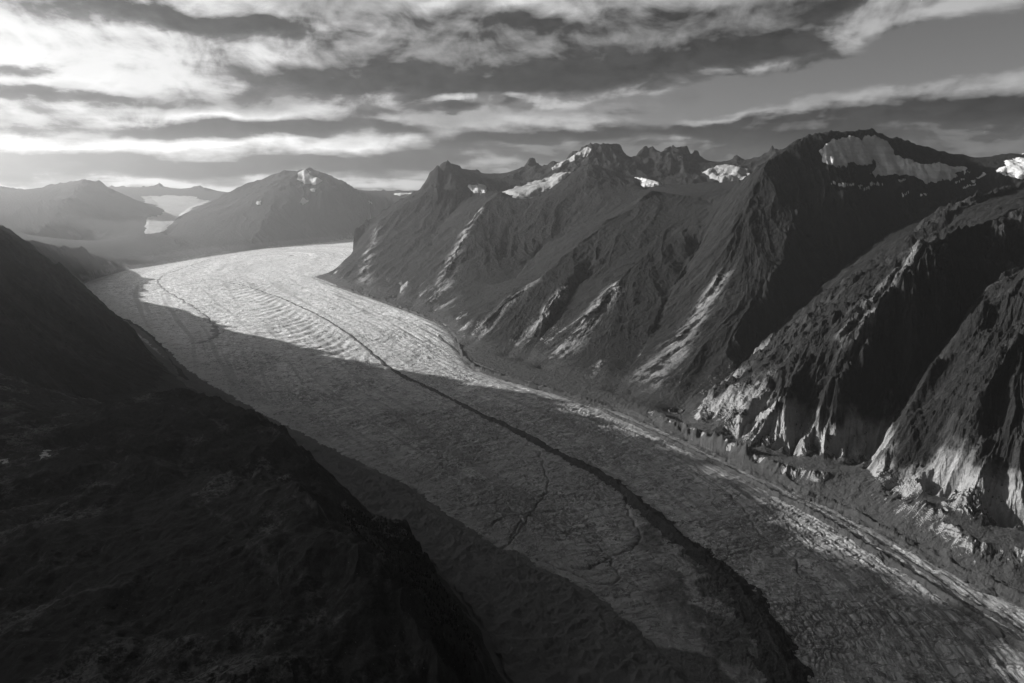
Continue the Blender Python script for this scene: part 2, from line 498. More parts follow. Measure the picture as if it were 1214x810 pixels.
# terraces and joints: steps across the slope
st_ = perlin(xm / 140, ym / 140, 61) * 14
q = (zm + st_) / 38.0
hz += lowfade * (np.sin(q * 6.283) * 2.6) * (1 - isM) * np.clip(slope0 * 1.4, 0, 1) * (spm < 9)
HZ[mm] = np.maximum(hz, 0.5)
STREAK = np.zeros(X.shape, f32); STREAK[mm] = streak
STREAKF = np.zeros(X.shape, f32); STREAKF[mm] = streakf
SLABS = [([(515,373,5200),(518,350,5450),(538,300,6100),(552,277,6500),(568,247,7000)],[110,70,45,35],1.),([(395,338,7000),(405,320,7200)],[70,50],1.),([(430,345,6320),(435,307,7000),(448,267,7700)],[60,60,45],.9),
         ([(640,441,3560),(682,397,3800),(705,370,4000),(730,340,4250)],[80,60,40],1.),([(600,425,3850),(640,380,4150),(668,345,4450)],[55,40,30],.8),([(558,411,4100),(592,363,4350),(635,333,4600)],[60,40,30],.7),
         ([(745,471,3080),(790,430,3300),(830,370,3600),(855,320,3800)],[120,80,50,35],.75),([(700,456,3300),(712,430,3450)],[40,20],.8),([(1010,400,2500),(1050,350,2650),(1085,310,2750)],[40,35,30],.6)]
pale_ = np.zeros(xm.shape, f32)
for l, ww, am in SLABS:
    l = pts(l)
    b = (xm > l[:, 0].min() - 300) & (xm < l[:, 0].max() + 300) & (ym > l[:, 1].min() - 300) & (ym < l[:, 1].max() + 300)
    d, s_, _ = seg_dist(xm[b] + 30 * perlin(xm[b] / 120, ym[b] / 120, 77), ym[b] + 30 * perlin(xm[b] / 120, ym[b] / 120, 78), [tuple(p[:2]) for p in l])
    L = np.hypot(*np.diff(l[:, :2], axis=0).T).sum()
    wd = np.interp(s_ / L, np.linspace(0, 1, len(ww)), ww)
    pale_[b] = np.maximum(pale_[b], am * np.exp(-(d / wd) ** 2))
PALE = np.zeros(X.shape, f32); PALE[mm] = pale_
print('mountains', time.time() - T0)

# ---- valley floor debris outside the ice
fm = (~mm) & valid & (SD < 0)
xf, yf, sf = X[fm], Y[fm], SPC[fm]
hum = fbm(xf, yf, 110, 6, .6, 71, sf, ridged=True)
HZ[fm] += (hum - .6) * 7 + 5

# ---- the ice
M1 = [(245,330),(300,343),(340,358),(383,377),(410,396),(430,411),(450,430),(470,445),(495,458),(520,468),(560,490),(590,505),(620,518),(660,540),(700,560),(735,578),(760,605),(800,640),(840,670),(870,699),(895,733),(918,775),(935,812)]
m1 = chaikin([G(u, v)[:2] for u, v in M1] + [(430, 900), (600, 400), (800, -600)], 2)
flow_line = chaikin([(-3200, 9300), (-2900, 7600), (-2300, 6400)] + [G(u, v)[:2] for u, v in M1[3::2]] + [(430, 900), (600, 400), (800, -600)], 3)
im = (SD >= -1) & valid
xi, yi, si = X[im], Y[im], SPC[im]
dn, ss, side = seg_dist(xi, yi, [tuple(p) for p in flow_line])
NN = -dn * side      # across the flow (m), positive to the left of it
SS = ss             # along the flow (m)
sdi = SD[im]
edge = 1 - np.exp(-np.maximum(sdi, 0) / 70.0)
hice = 14 * edge - 2
swell = fbm(NN, SS * .5, 420, 3, .5, 81) * 7
hice = hice + swell * edge
# foliation stripes parallel to the flow, strong on the right-hand side
right = sstep(-120, -420, NN) * sstep(9000, 5200, yi)
fol = fbm(NN, SS / 11, 26, 4, .6, 82, si * .7)
hice += fol * (1.0 + 2.6 * right) * edge
# crevasses across the flow (arching), and blocky hummocks
arch = SS + 0.00022 * NN * NN * np.where(NN < 0, 1, .6) + 25 * perlin(xi / 190, yi / 190, 83)
cv = fbm(arch, NN / 5.5, 38, 3, .6, 84, si * .9, ridged=True)
hice += (np.clip(cv, -1, 1.2) - .5) * 2.2 * edge
hum = fbm(xi, yi, 55, 6, .6, 85, si * .8)
hice += hum * 2.4 * edge
# narrow open crevasses: a maze of short slots, deeper in patches
slot = np.zeros(xi.shape, f32)
zone = sstep(-.15, .35, fbm(xi, yi, 420, 3, .5, 140))
for sd_k, (la, ln) in enumerate(((24., 75.), (46., 26.), (34., 34.))):
    fd = np.clip(ln / (si * 3.2) - .6, 0, 1)
    n_ = fbm((arch if sd_k == 0 else SS) / la * 30, NN / ln * 30, 30, 2, .5, 150 + sd_k)
    slot = np.maximum(slot, np.clip(1 - np.abs(n_) / .15, 0, 1) * fd)
slot *= (.35 + .65 * zone) * edge
hice -= slot * 3.2
# ogives: wave bands in the upper part
og = np.sin((SS + 0.0024 * (NN - 430) ** 2) / 135 * 6.283 + 2.2 * perlin(xi / 300, yi / 300, 86))
hice += og * 2.4 * sstep(3000, 4200, yi) * sstep(9500, 8000, yi) * sstep(460, 240, np.abs(NN - 430)) * edge
HZ[im] = hice
# melt-water channels cut in the near ice
CH = [[(640,540),(652,580),(640,598),(628,612),(600,612),(575,628)],[(560,600),(598,598),(606,607),(620,615),(613,630),(604,640)],[(630,612),(660,628),(690,640),(712,652),(722,662),(732,682),(735,690)],
      [(735,578),(742,602),(760,640),(752,652),(735,662),(722,662)],[(905,640),(930,655),(946,672),(948,690)],[(590,655),(612,640),(628,612)],[(722,662),(700,680),(680,676)],[(820,560),(870,590),(905,640)],[(640,665),(680,683),(720,700),(735,690)]]
chd = np.full(xi.shape, 1e6, f32)
sel = yi < 3400
for l in CH:
    l = chaikin([G(u, v)[:2] for u, v in l], 3)
    d_, _, _ = seg_dist(xi[sel] + 9 * perlin(xi[sel] / 35, yi[sel] / 35, 87), yi[sel] + 9 * perlin(xi[sel] / 35, yi[sel] / 35, 88), [tuple(p) for p in l])
    chd[sel] = np.minimum(chd[sel], d_)
chan = np.exp(-(chd / 4.5) ** 2)
HZ[im] -= 5.0 * chan
# dirt on the ice, together with shade painted into the crevasses
# ice dirt fields by real place: lobes of debris left of the medial moraine at the near end
def lobe(poly, soft, nz=28, seed=90):
    p = [G(u, v)[:2] for u, v in poly]
    xx = xi[sel] + nz * fbm(xi[sel], yi[sel], 90, 4, .6, seed); yy = yi[sel] + nz * fbm(xi[sel], yi[sel], 90, 4, .6, seed + 5)
    out = np.zeros(xi.shape, f32)
    out[sel] = sstep(-soft, soft, sdist(xx, yy, p))
    return out
dirt_shade = np.zeros(xi.shape, f32)
dirt_shade = np.maximum(dirt_shade, .95 * lobe([(740,575),(765,606),(805,642),(845,672),(875,700),(900,733),(940,815),(850,815),(790,745),(770,690),(752,650),(748,610)], 60, 46))
dirt_shade = np.maximum(dirt_shade, lobe([(655,687),(690,697),(722,722),(745,748),(725,750),(690,728)], 6, 10, 96))
dirt_shade = np.maximum(dirt_shade, lobe([(745,752),(790,765),(850,785),(880,820),(780,830),(752,790)], 10, 14, 97))
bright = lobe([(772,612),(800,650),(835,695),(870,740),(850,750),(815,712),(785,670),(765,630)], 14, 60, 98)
dirt_shade = dirt_shade * (1 - .6 * bright)
dirt_shade = np.maximum(dirt_shade, .8 * chan)
dirt_shade = np.maximum(dirt_shade, slot * .95)  # slots darkened: the shade of their depth is put into the ice colour
stripe = fbm(NN, SS / 25, 34, 4, .62, 92, si * .6)
dirt_shade = np.maximum(dirt_shade, right * sstep(.1, .5, stripe) * .8)
dirt_shade = np.maximum(dirt_shade, sstep(.35, .9, fbm(NN, SS / 6, 60, 5, .6, 93, si * .6)) * .15)
dirt_shade = np.maximum(dirt_shade, sstep(70, 0, sdi + 26 * perlin(xi / 60, yi / 60, 94)) * .9)
M2L = [(500,390),(520,400),(540,418),(575,438),(620,454),(665,470),(700,482),(740,500),(780,518),(820,537),(850,551),(920,588),(1000,636),(1080,688),(1150,735),(1214,776),(1280,820)]
d2, s2, sg2 = seg_dist(xi, yi, [tuple(p) for p in chaikin([G(u, v)[:2] for u, v in M2L], 3)])
n2_ = d2 * sg2 + 7 * perlin(s2 / 210, d2 / 60, 111)
strp = np.zeros(xi.shape, f32)
for off, wd, am in ((-150,5,.6),(-118,4,.75),(-92,6,.7),(-66,4,.85),(-44,6,.8),(-24,4,.8),(26,6,.9),(44,4,.75),(62,8,.8),(88,5,.7),(120,5,.6),(165,4,.5)):
    wv_ = wd * (1 + .8 * perlin(s2 / 130 + off, n2_ / 50, 112))
    strp = np.maximum(strp, am * np.exp(-((n2_ - off) / np.maximum(wv_, 1.5)) ** 2) * sstep(-.55, .1, perlin(s2 / 300 - off, n2_ / 90, 113)))
dirt_shade = np.maximum(dirt_shade, strp * (yi < 5200))
dA, sA, sgA = seg_dist(xi, yi, [tuple(p) for p in m1])
nA_ = dA * sgA + 8 * perlin(sA / 240, dA / 70, 121)
for off, wd, am in ((-210,4,.35),(-160,5,.4),(-115,4,.45),(-75,4,.5),(-40,4,.6),(34,3,.5),(58,4,.55),(85,3,.4),(125,4,.4),(180,5,.35),(240,5,.3)):
    wv_ = np.maximum(wd * (1 + .8 * perlin(sA / 150 + off, nA_ / 50, 122)), 1.5)
    dirt_shade = np.maximum(dirt_shade, am * np.exp(-((nA_ - off) / wv_) ** 2) * sstep(-.4, .25, perlin(sA / 380 - off, nA_ / 90, 123)))
d1, s1, _ = seg_dist(xi, yi, [tuple(p) for p in m1])
hw = np.interp(s1 / s1.max(), [0, .5, .7, .85, 1], [10, 16, 45, 130, 190])
hw = np.where(NN < 0, hw * .35, hw)
dirt_shade = np.maximum(dirt_shade, .85 * np.exp(-(d1 / hw) ** 2) * sstep(-.5, .3, fbm(xi, yi, 50, 4, .6, 114)))
bands = fbm(NN + 20 * perlin(SS / 900, NN / 300, 115), SS / 45, 48, 5, .6, 116, si * .6)
dirt_shade = np.maximum(dirt_shade, sstep(.15, .55, bands) * .55)
dirt_shade = np.maximum(dirt_shade, .3 * sstep(.1, .5, fbm(NN, SS / 16, 130, 3, .55, 125, si)))
dirt_shade = np.maximum(dirt_shade, .34 * sstep(.1, .9, og) * sstep(9800, 8600, yi) * sstep(2800, 4200, yi) * sstep(480, 240, np.abs(NN - 430)) * sstep(-.3, .3, fbm(xi, yi, 260, 3, .5, 117)))
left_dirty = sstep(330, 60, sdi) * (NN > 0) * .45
dirt_shade = np.maximum(dirt_shade, left_dirty)
DIRT_SHADE = np.ones(X.shape, f32); DIRT_SHADE[im] = dirt_shade
NNf = np.zeros(X.shape, f32); NNf[im] = NN
SSf = np.zeros(X.shape, f32); SSf[im] = SS
print('ice done', time.time() - T0)

# ------------------------------------------------------------------ turn regions of the grid into meshes
nR, nT = X.shape
fv = valid[:-1, :-1] & valid[1:, :-1] & valid[:-1, 1:] & valid[1:, 1:]
VI = np.arange(nR * nT).reshape(nR, nT)
QUADS = np.stack([VI[:-1, :-1], VI[:-1, 1:], VI[1:, 1:], VI[1:, :-1]], -1)   # counter-clockwise seen from above is checked below
Xf, Yf, Zf = X.ravel(), Y.ravel(), HZ.ravel()

def mesh_from(name, fmask, zarr, attrs, mat):
    q = QUADS[fmask][:, ::-1]
    if len(q) == 0:
        return None
    used, inv = np.unique(q, return_inverse=True)
    inv = inv.reshape(q.shape)
    me = bpy.data.meshes.new(name)
    co = np.stack([Xf[used], Yf[used], zarr.ravel()[used]], 1).astype(f32)
    me.vertices.add(len(used)); me.vertices.foreach_set('co', co.ravel())
    nq = len(inv)
    me.loops.add(nq * 4); me.loops.foreach_set('vertex_index', inv.ravel().astype(np.int32))
    me.polygons.add(nq)
    me.polygons.foreach_set('loop_start', np.arange(0, nq * 4, 4, dtype=np.int32))
    me.polygons.foreach_set('loop_total', np.full(nq, 4, np.int32))
    me.polygons.foreach_set('use_smooth', np.ones(nq, bool))
    for an, arr in attrs.items():
        at = me.attributes.new(an, 'FLOAT', 'POINT')
        at.data.foreach_set('value', arr.ravel()[used].astype(f32))
    me.update(calc_edges=True)
    me.validate(verbose=False)
    ob = bpy.data.objects.new(name, me)
    COL.objects.link(ob)
    if mat:
        me.materials.append(mat)
        if 'rock' in mat.name or 'heath' in mat.name:
            me.polygons.foreach_set('use_smooth', np.zeros(nq, bool))
    return ob

def tag(o, label, cat, kind=None, group=None):
    o['label'] = label; o['category'] = cat
    if kind: o['kind'] = kind
    if group: o['group'] = group
    return o

# ------------------------------------------------------------------ materials
class NT:
    def __init__(s, tree):
        s.t = tree; s.n = tree.nodes; s.l = tree.links
    def new(s, typ, **kw):
        n = s.n.new(typ)
        for k, v in kw.items():
            setattr(n, k, v)
        return n
    def put(s, sock, v):
        if isinstance(v, bpy.types.NodeSocket):
            s.l.new(v, sock)
        elif v is not None:
            sock.default_value = v
    def m(s, op, a, b=None, c=None, clamp=False):
        n = s.n.new('ShaderNodeMath'); n.operation = op; n.use_clamp = clamp
        s.put(n.inputs[0], a); s.put(n.inputs[1], b)
        if c is not None: s.put(n.inputs[2], c)
        return n.outputs[0]
    def ss(s, x, a, b):
        n = s.n.new('ShaderNodeMapRange'); n.interpolation_type = 'SMOOTHSTEP'
        s.put(n.inputs[0], x); n.inputs[1].default_value = a; n.inputs[2].default_value = b
        n.inputs[3].default_value = 0; n.inputs[4].default_value = 1
        return n.outputs[0]
    def mix(s, f, a, b):
        n = s.n.new('ShaderNodeMix'); n.data_type = 'FLOAT'
        s.put(n.inputs[0], f); s.put(n.inputs[2], a); s.put(n.inputs[3], b)
        return n.outputs[0]
    def noise(s, vec, scale, detail=4, rough=.55, dist=0.0, typ='FBM'):
        n = s.n.new('ShaderNodeTexNoise'); n.noise_type = typ
        s.put(n.inputs['Vector'], vec); n.inputs['Scale'].default_value = scale
        n.inputs['Detail'].default_value = detail; n.inputs['Roughness'].default_value = rough
        n.inputs['Distortion'].default_value = dist
        return n.outputs['Fac'] if 'Fac' in n.outputs else n.outputs[0]
    def attr(s, name):
        n = s.n.new('ShaderNodeAttribute'); n.attribute_name = name
        return n.outputs['Fac']
    def grey(s, v):
        n = s.n.new('ShaderNodeCombineColor')
        for k in range(3): s.put(n.inputs[k], v)
        return n.outputs[0]
    def vec(s, x, y, z):
        n = s.n.new('ShaderNodeCombineXYZ')
        s.put(n.inputs[0], x); s.put(n.inputs[1], y); s.put(n.inputs[2], z)
        return n.outputs[0]
    def scale(s, v, sx, sy, sz):
        n = s.n.new('ShaderNodeVectorMath'); n.operation = 'MULTIPLY'
        s.put(n.inputs[0], v); n.inputs[1].default_value = (sx, sy, sz)
        return n.outputs[0]

def base_mat(name, rough=.95, spec=.2):
    m = bpy.data.materials.new(name); m.use_nodes = True
    nt = NT(m.node_tree)
    bs = m.node_tree.nodes['Principled BSDF']
    bs.inputs['Roughness'].default_value = rough
    bs.inputs['Specular IOR Level'].default_value = spec
    return m, nt, bs

def bump(nt, bs, h, dist, strength=1.0, prev=None):
    b = nt.new('ShaderNodeBump')
    b.inputs['Strength'].default_value = strength; b.inputs['Distance'].default_value = dist
    nt.put(b.inputs['Height'], h)
    if prev is not None: nt.l.new(prev, b.inputs['Normal'])
    nt.l.new(b.outputs[0], bs.inputs['Normal'])
    return b.outputs[0]

def rock_mat(name, trim=230, trimvar=150, dark=.045, pale=.36, dens=1.0, foot=(95, 60), scr=(.025, .075), patchy=False):
    """alpine rock: pale scoured granite low on the walls, dark lichen and heath above, rock showing on the steep ribs"""
    m, nt, bs = base_mat(name, .95, .15)
    geo = nt.new('ShaderNodeNewGeometry')
    pos = geo.outputs['Position']
    sep = nt.new('ShaderNodeSeparateXYZ'); nt.l.new(pos, sep.inputs[0])
    z = sep.outputs[2]
    ns = nt.new('ShaderNodeSeparateXYZ'); nt.l.new(geo.outputs['True Normal'], ns.inputs[0])
    steep = nt.ss(ns.outputs[2], .93, .55)
    n_big = nt.noise(pos, .0032, 5, .6)
    n_mid = nt.noise(pos, .018, 6, .62)
    n_fine = nt.noise(pos, .11, 5, .65)
    n_str = nt.noise(nt.scale(pos, .03, .03, .004), 1.0, 6, .62)
    streak = nt.attr('streak')
    sfine = nt.attr('streak_fine')
    # height of the scoured zone varies along the wall and with the streaks
    lim = nt.m('ADD', trim - trimvar, nt.m('MULTIPLY', n_big, 2 * trimvar))
    lim = nt.m('ADD', lim, nt.m('MULTIPLY', streak, 90))
    lim = nt.m('ADD', lim, nt.m('MULTIPLY', nt.m('SUBTRACT', n_mid, .5), 150))
    low = nt.ss(nt.m('SUBTRACT', z, lim), 50, -50)
    ribs = nt.m('ADD', nt.m('ADD', nt.m('MULTIPLY', streak, .3), nt.m('MULTIPLY', sfine, .35)), nt.m('ADD', nt.m('MULTIPLY', n_str, .8), nt.m('MULTIPLY', n_mid, .8)))
    ribs = nt.ss(nt.m('ADD', ribs, nt.m('MULTIPLY', steep, .35)), 1.12, 1.55)
    bare = nt.m('MAXIMUM', nt.m('MULTIPLY', low, nt.ss(nt.m('ADD', nt.m('ADD', n_str, nt.m('MULTIPLY', n_mid, .6)), nt.m('ADD', nt.m('MULTIPLY', steep, 1.0), nt.m('MULTIPLY', sfine, .3))), 1.1, 1.75)), nt.m('MULTIPLY', ribs, .26 * dens))
    bare = nt.m('MAXIMUM', bare, nt.m('MULTIPLY', nt.attr('slab'), nt.ss(nt.m('ADD', nt.m('ADD', n_str, n_mid), nt.m('ADD', nt.m('MULTIPLY', sfine, .35), nt.m('MULTIPLY', streak, .25))), .85, 1.25)))
    tone = nt.mix(n_fine, pale * .55, pale * 1.3)
    veg = nt.mix(n_mid, dark * .5, dark * 1.6)
    veg = nt.mix(nt.ss(n_fine, .35, .7), nt.m('MULTIPLY', veg, .65), veg)
    c = nt.mix(bare, veg, tone)
    if patchy:
        gr = nt.ss(nt.m('ADD', nt.m('MULTIPLY', nt.noise(pos, .006, 6, .62), 1.0), nt.m('MULTIPLY', nt.m('SUBTRACT', n_mid, .5), .5)), .50, .66)
        gr = nt.m('MULTIPLY', gr, nt.ss(steep, .75, .1))
        sp2 = nt.noise(pos, .35, 4, .7)
        c = nt.mix(nt.m('MULTIPLY', gr, nt.ss(nt.m('ADD', nt.m('MULTIPLY', n_fine, .5), nt.m('MULTIPLY', sp2, .5)), .42, .58)), c, .20)
        c = nt.mix(nt.ss(sp2, .66, .72), c, .22)
    # screes near the foot
    scree = nt.m('MULTIPLY', nt.ss(nt.m('ADD', z, nt.m('MULTIPLY', nt.m('SUBTRACT', n_mid, .5), 70)), foot[0], foot[1]), nt.ss(steep, .85, .4))
    c = nt.mix(scree, c, nt.mix(n_fine, scr[0], scr[1]))
    nt.l.new(nt.grey(c), bs.inputs['Base Color'])
    # jointed rock: blocky faces split by steep cracks
    wn_ = nt.new('ShaderNodeTexNoise'); nt.l.new(pos, wn_.inputs['Vector']); wn_.inputs['Scale'].default_value = .02; wn_.inputs['Detail'].default_value = 5
    wa = nt.new('ShaderNodeVectorMath'); wa.operation = 'MULTIPLY_ADD'
    nt.l.new(wn_.outputs['Color'], wa.inputs[0]); wa.inputs[1].default_value = (34, 34, 50); nt.l.new(pos, wa.inputs[2])
    def joints(sc_, feat):
        v = nt.new('ShaderNodeTexVoronoi'); v.feature = feat
        nt.l.new(nt.scale(wa.outputs[0], 1, 1, .3), v.inputs['Vector']); v.inputs['Scale'].default_value = sc_
        return v.outputs['Distance']
    j1 = joints(.045, 'F1'); j2 = joints(.11, 'F1')
    h = nt.m('ADD', nt.noise(nt.scale(pos, 1, 1, .35), .03, 9, .7, .3), nt.m('MULTIPLY', nt.noise(pos, .15, 6, .72), .35))
    h = nt.m('ADD', h, nt.m('SUBTRACT', nt.m('MULTIPLY', j1, -.28), nt.m('MULTIPLY', j2, .14)))
    bump(nt, bs, h, 24.0, 1.0)
    return m

def debris_mat(name, lo=.04, hi=.12):
    m, nt, bs = base_mat(name, 1.0, .1)
    geo = nt.new('ShaderNodeNewGeometry'); pos = geo.outputs['Position']
    n1 = nt.noise(pos, .02, 6, .6); n2 = nt.noise(pos, .25, 5, .7)
    c = nt.mix(nt.m('ADD', nt.m('MULTIPLY', n1, .5), nt.m('MULTIPLY', n2, .5)), lo, hi)
    boul = nt.ss(n2, .68, .76)
    c = nt.mix(boul, c, hi * 2.0)
    nt.l.new(nt.grey(c), bs.inputs['Base Color'])
    h = nt.m('ADD', nt.noise(pos, .06, 9, .72), nt.m('MULTIPLY', nt.noise(pos, .4, 4, .7), .25))
    bump(nt, bs, h, 12.0, .9)
    return m

def ice_mat(name):
    m, nt, bs = base_mat(name, .55, .35)
    geo = nt.new('ShaderNodeNewGeometry'); pos = geo.outputs['Position']
    nn, s_ = nt.attr('across'), nt.attr('along')
    fv_ = nt.vec(nt.m('MULTIPLY', nn, 1 / 30.0), nt.m('MULTIPLY', s_, 1 / 900.0), 0.0)
    dirt_shade = nt.attr('dirt_shade')
    n_str = nt.noise(fv_, 1.0, 7, .65)
    n_fine = nt.noise(pos, .12, 6, .7)
    n_mid = nt.noise(pos, .015, 5, .6)
    # cracks: crevasse shade painted as thin dark lines, mostly across the flow, some along it, in patches
    def cracks(sx, sy, seed, wid):
        v = nt.vec(nt.m('ADD', nt.m('MULTIPLY', nn, sx), seed), nt.m('MULTIPLY', s_, sy), seed)
        n = nt.noise(v, 1.0, 3, .6, .8)
        return nt.ss(nt.m('ABSOLUTE', nt.m('SUBTRACT', n, .5)), wid, wid * .25)
    c1 = cracks(1 / 70.0, 1 / 26.0, 3.0, .05)
    c2 = cracks(1 / 30.0, 1 / 90.0, 11.0, .042)
    c3 = cracks(1 / 22.0, 1 / 16.0, 23.0, .055)
    gate = nt.ss(n_fine, .36, .5)
    gate2 = nt.ss(nt.noise(pos, .035, 4, .6), .42, .6)
    crack = nt.m('MAXIMUM', nt.m('MULTIPLY', c1, gate), nt.m('MULTIPLY', nt.m('MAXIMUM', c2, c3), gate2))
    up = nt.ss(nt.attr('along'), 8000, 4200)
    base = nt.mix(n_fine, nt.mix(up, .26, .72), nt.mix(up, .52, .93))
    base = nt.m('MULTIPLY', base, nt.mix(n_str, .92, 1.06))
    d = nt.m('MAXIMUM', dirt_shade, nt.m('MULTIPLY', nt.ss(n_str, .58, .74), .16), clamp=True)
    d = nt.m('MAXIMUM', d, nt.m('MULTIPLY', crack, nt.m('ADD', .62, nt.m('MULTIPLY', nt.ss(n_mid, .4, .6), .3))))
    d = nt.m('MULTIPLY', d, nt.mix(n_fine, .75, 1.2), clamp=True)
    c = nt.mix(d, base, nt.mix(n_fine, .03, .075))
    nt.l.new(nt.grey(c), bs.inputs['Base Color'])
    h = nt.m('ADD', nt.noise(pos, .07, 8, .68), nt.m('MULTIPLY', nt.noise(fv_, 1.0, 8, .7), .5))
    h = nt.m('SUBTRACT', h, nt.m('MULTIPLY', crack, .35))
    bump(nt, bs, h, 6.0, 1.0)
    return m

def snow_mat(name, v=.72):
    m, nt, bs = base_mat(name, .8, .25)
    geo = nt.new('ShaderNodeNewGeometry'); pos = geo.outputs['Position']
    n1 = nt.noise(nt.scale(pos, 1, 1, 3), .01, 6, .6); n2 = nt.noise(pos, .06, 5, .65)
    band = nt.noise(nt.scale(pos, .0015, .0015, .05), 1.0, 5, .6)
    c = nt.mix(nt.m('ADD', nt.m('MULTIPLY', n1, .5), nt.m('MULTIPLY', band, .5)), v * .45, v * 1.3)
    c = nt.m('MULTIPLY', c, nt.mix(n2, .85, 1.1))
    nt.l.new(nt.grey(c), bs.inputs['Base Color'])
    bump(nt, bs, nt.m('ADD', nt.noise(pos, .012, 9, .66), nt.m('MULTIPLY', band, .6)), 30.0, .9)
    return m

M_WALL = rock_mat('wall_rock', 165, 60, .016, .29, .28)
M_MID = rock_mat('spur_rock', 70, 90, .011, .30, .12, (70, 35), (.02, .045))
M_FAR = rock_mat('far_rock', 40, 110, .016, .22, .3)
M_SIDE = rock_mat('valley_side_heath', -200, 50, .016, .10, .7, patchy=False)
M_FORE = rock_mat('foreground_heath', -400, 50, .042, .2, 1.6, patchy=True)
M_DEB = debris_mat('valley_debris', .06, .17)
M_DIRTY = debris_mat('dirty_ice', .16, .34)
M_MOR = debris_mat('moraine_debris', .018, .085)
M_ICE = ice_mat('glacier_ice')
M_SNOW = snow_mat('old_snow', .66)
M_SNOWF = snow_mat('grey_firn', .27)  # firn of the hanging glaciers, a darker grey than the old snow
M_FARICE = snow_mat('far_ice', .36)

# ------------------------------------------------------------------ regions
lab = owner.astype(int).copy()
ICE_ID, GRD_ID = 100, 101
lab[(HR < 22 + 14 * perlin(X / 90, Y / 90, 33)) & (HR < 30) & (X < 400 - .52 * (Y - 1276))] = GRD_ID
lab[(SD > -1)] = ICE_ID
fl = lab[:-1, :-1]
att = {'streak': STREAK, 'streak_fine': STREAKF, 'slab': PALE}
INFO = {
 'S1': ('mountain', 'dark furrowed rock buttress with pale scoured foot, standing nearest at the right edge', 'mountain', M_WALL),
 'S2': ('mountain', 'broad rounded rock shoulder with a ribbed sunlit nose, next beyond the furrowed buttress', 'mountain', M_WALL),
 'S3': ('mountain', 'big dark summit carrying the wide snowfield, highest on the right side of the valley', 'mountain', M_MID),
 'S4': ('mountain', 'long dark spur running down to pale streaked slabs, between the snowfield summit and the pyramid', 'mountain', M_MID),
 'S5': ('mountain', 'dark pyramid peak with a rounded shoulder and rock streaks, in front of the jagged skyline', 'mountain', M_MID),
 'S6': ('mountain', 'dome topped rock peak whose long spur meets the bend of the glacier', 'mountain', M_MID),
 'Q': ('mountain', 'jagged row of rock spires on the skyline behind the hanging snowfields', 'mountain', M_FAR),
 'G': ('mountain', 'broad hazy mountain with its top in the low cloud, right of the far tributary glacier', 'mountain', M_FAR),
 'H': ('mountain', 'pale hazy mountain with a bumpy crest, left of the far tributary glacier', 'mountain', M_FAR),
 'HH': ('hill', 'low rounded hill half lost in bright haze at the foot of the far tributary glacier', 'hill', M_FAR),
 'I': ('hill', 'long low grey ridge sloping down to the far left margin of the glacier', 'hill', M_FAR),
 'J': ('mountain', 'black steep valley side above the left margin of the glacier', 'mountain', M_SIDE),
 'K': ('ridge', 'dark heath covered foreground ridge with a rounded knoll at its far end', 'ridge', M_FORE),
 'L': ('mountain', 'high dark crest of the valley side beyond the foreground ridge', 'mountain', M_SIDE),
 'FAR': ('mountain', 'low line of distant small peaks closing the head of the icefield', 'mountain', M_FAR),
}
for k, i in zip(ids, range(len(ids))):
    nm, lb, cat, mt = INFO[k]
    o = mesh_from(nm, fv & (fl == i), HZ, att, mt)
    if o: tag(o, lb, cat, 'structure')
o = mesh_from('ground', fv & (fl == GRD_ID), HZ, att, M_DEB)
tag(o, 'dark stony debris ground along the margins of the glacier', 'ground', 'structure')
o = mesh_from('glacier', fv & (fl == ICE_ID), HZ, {'dirt_shade': DIRT_SHADE, 'across': NNf, 'along': SSf}, M_ICE)
tag(o, 'long winding valley glacier of cracked grey ice filling the valley floor', 'glacier', 'structure')
print('meshes', time.time() - T0)

# ------------------------------------------------------------------ things lying on the land: snow, hanging ice, moraines
U, V = proj(X, Y, HZ)
_gx, _gy = grad(HR)
_gx = blur(_gx, 3); _gy = blur(_gy, 3)
FACING = (_gx * X + _gy * Y + (H - HR)) > -20      # slopes turned towards the valley side one looks from
def overlay(name, thick, base, mat, label, cat, group=None):
    fm_ = fv & ((thick[:-1, :-1] > 0) | (thick[1:, :-1] > 0) | (thick[:-1, 1:] > 0) | (thick[1:, 1:] > 0))
    z = base + thick
    o = mesh_from(name, fm_, z, {}, mat)
    if o: tag(o, label, cat, None, group)
    return o

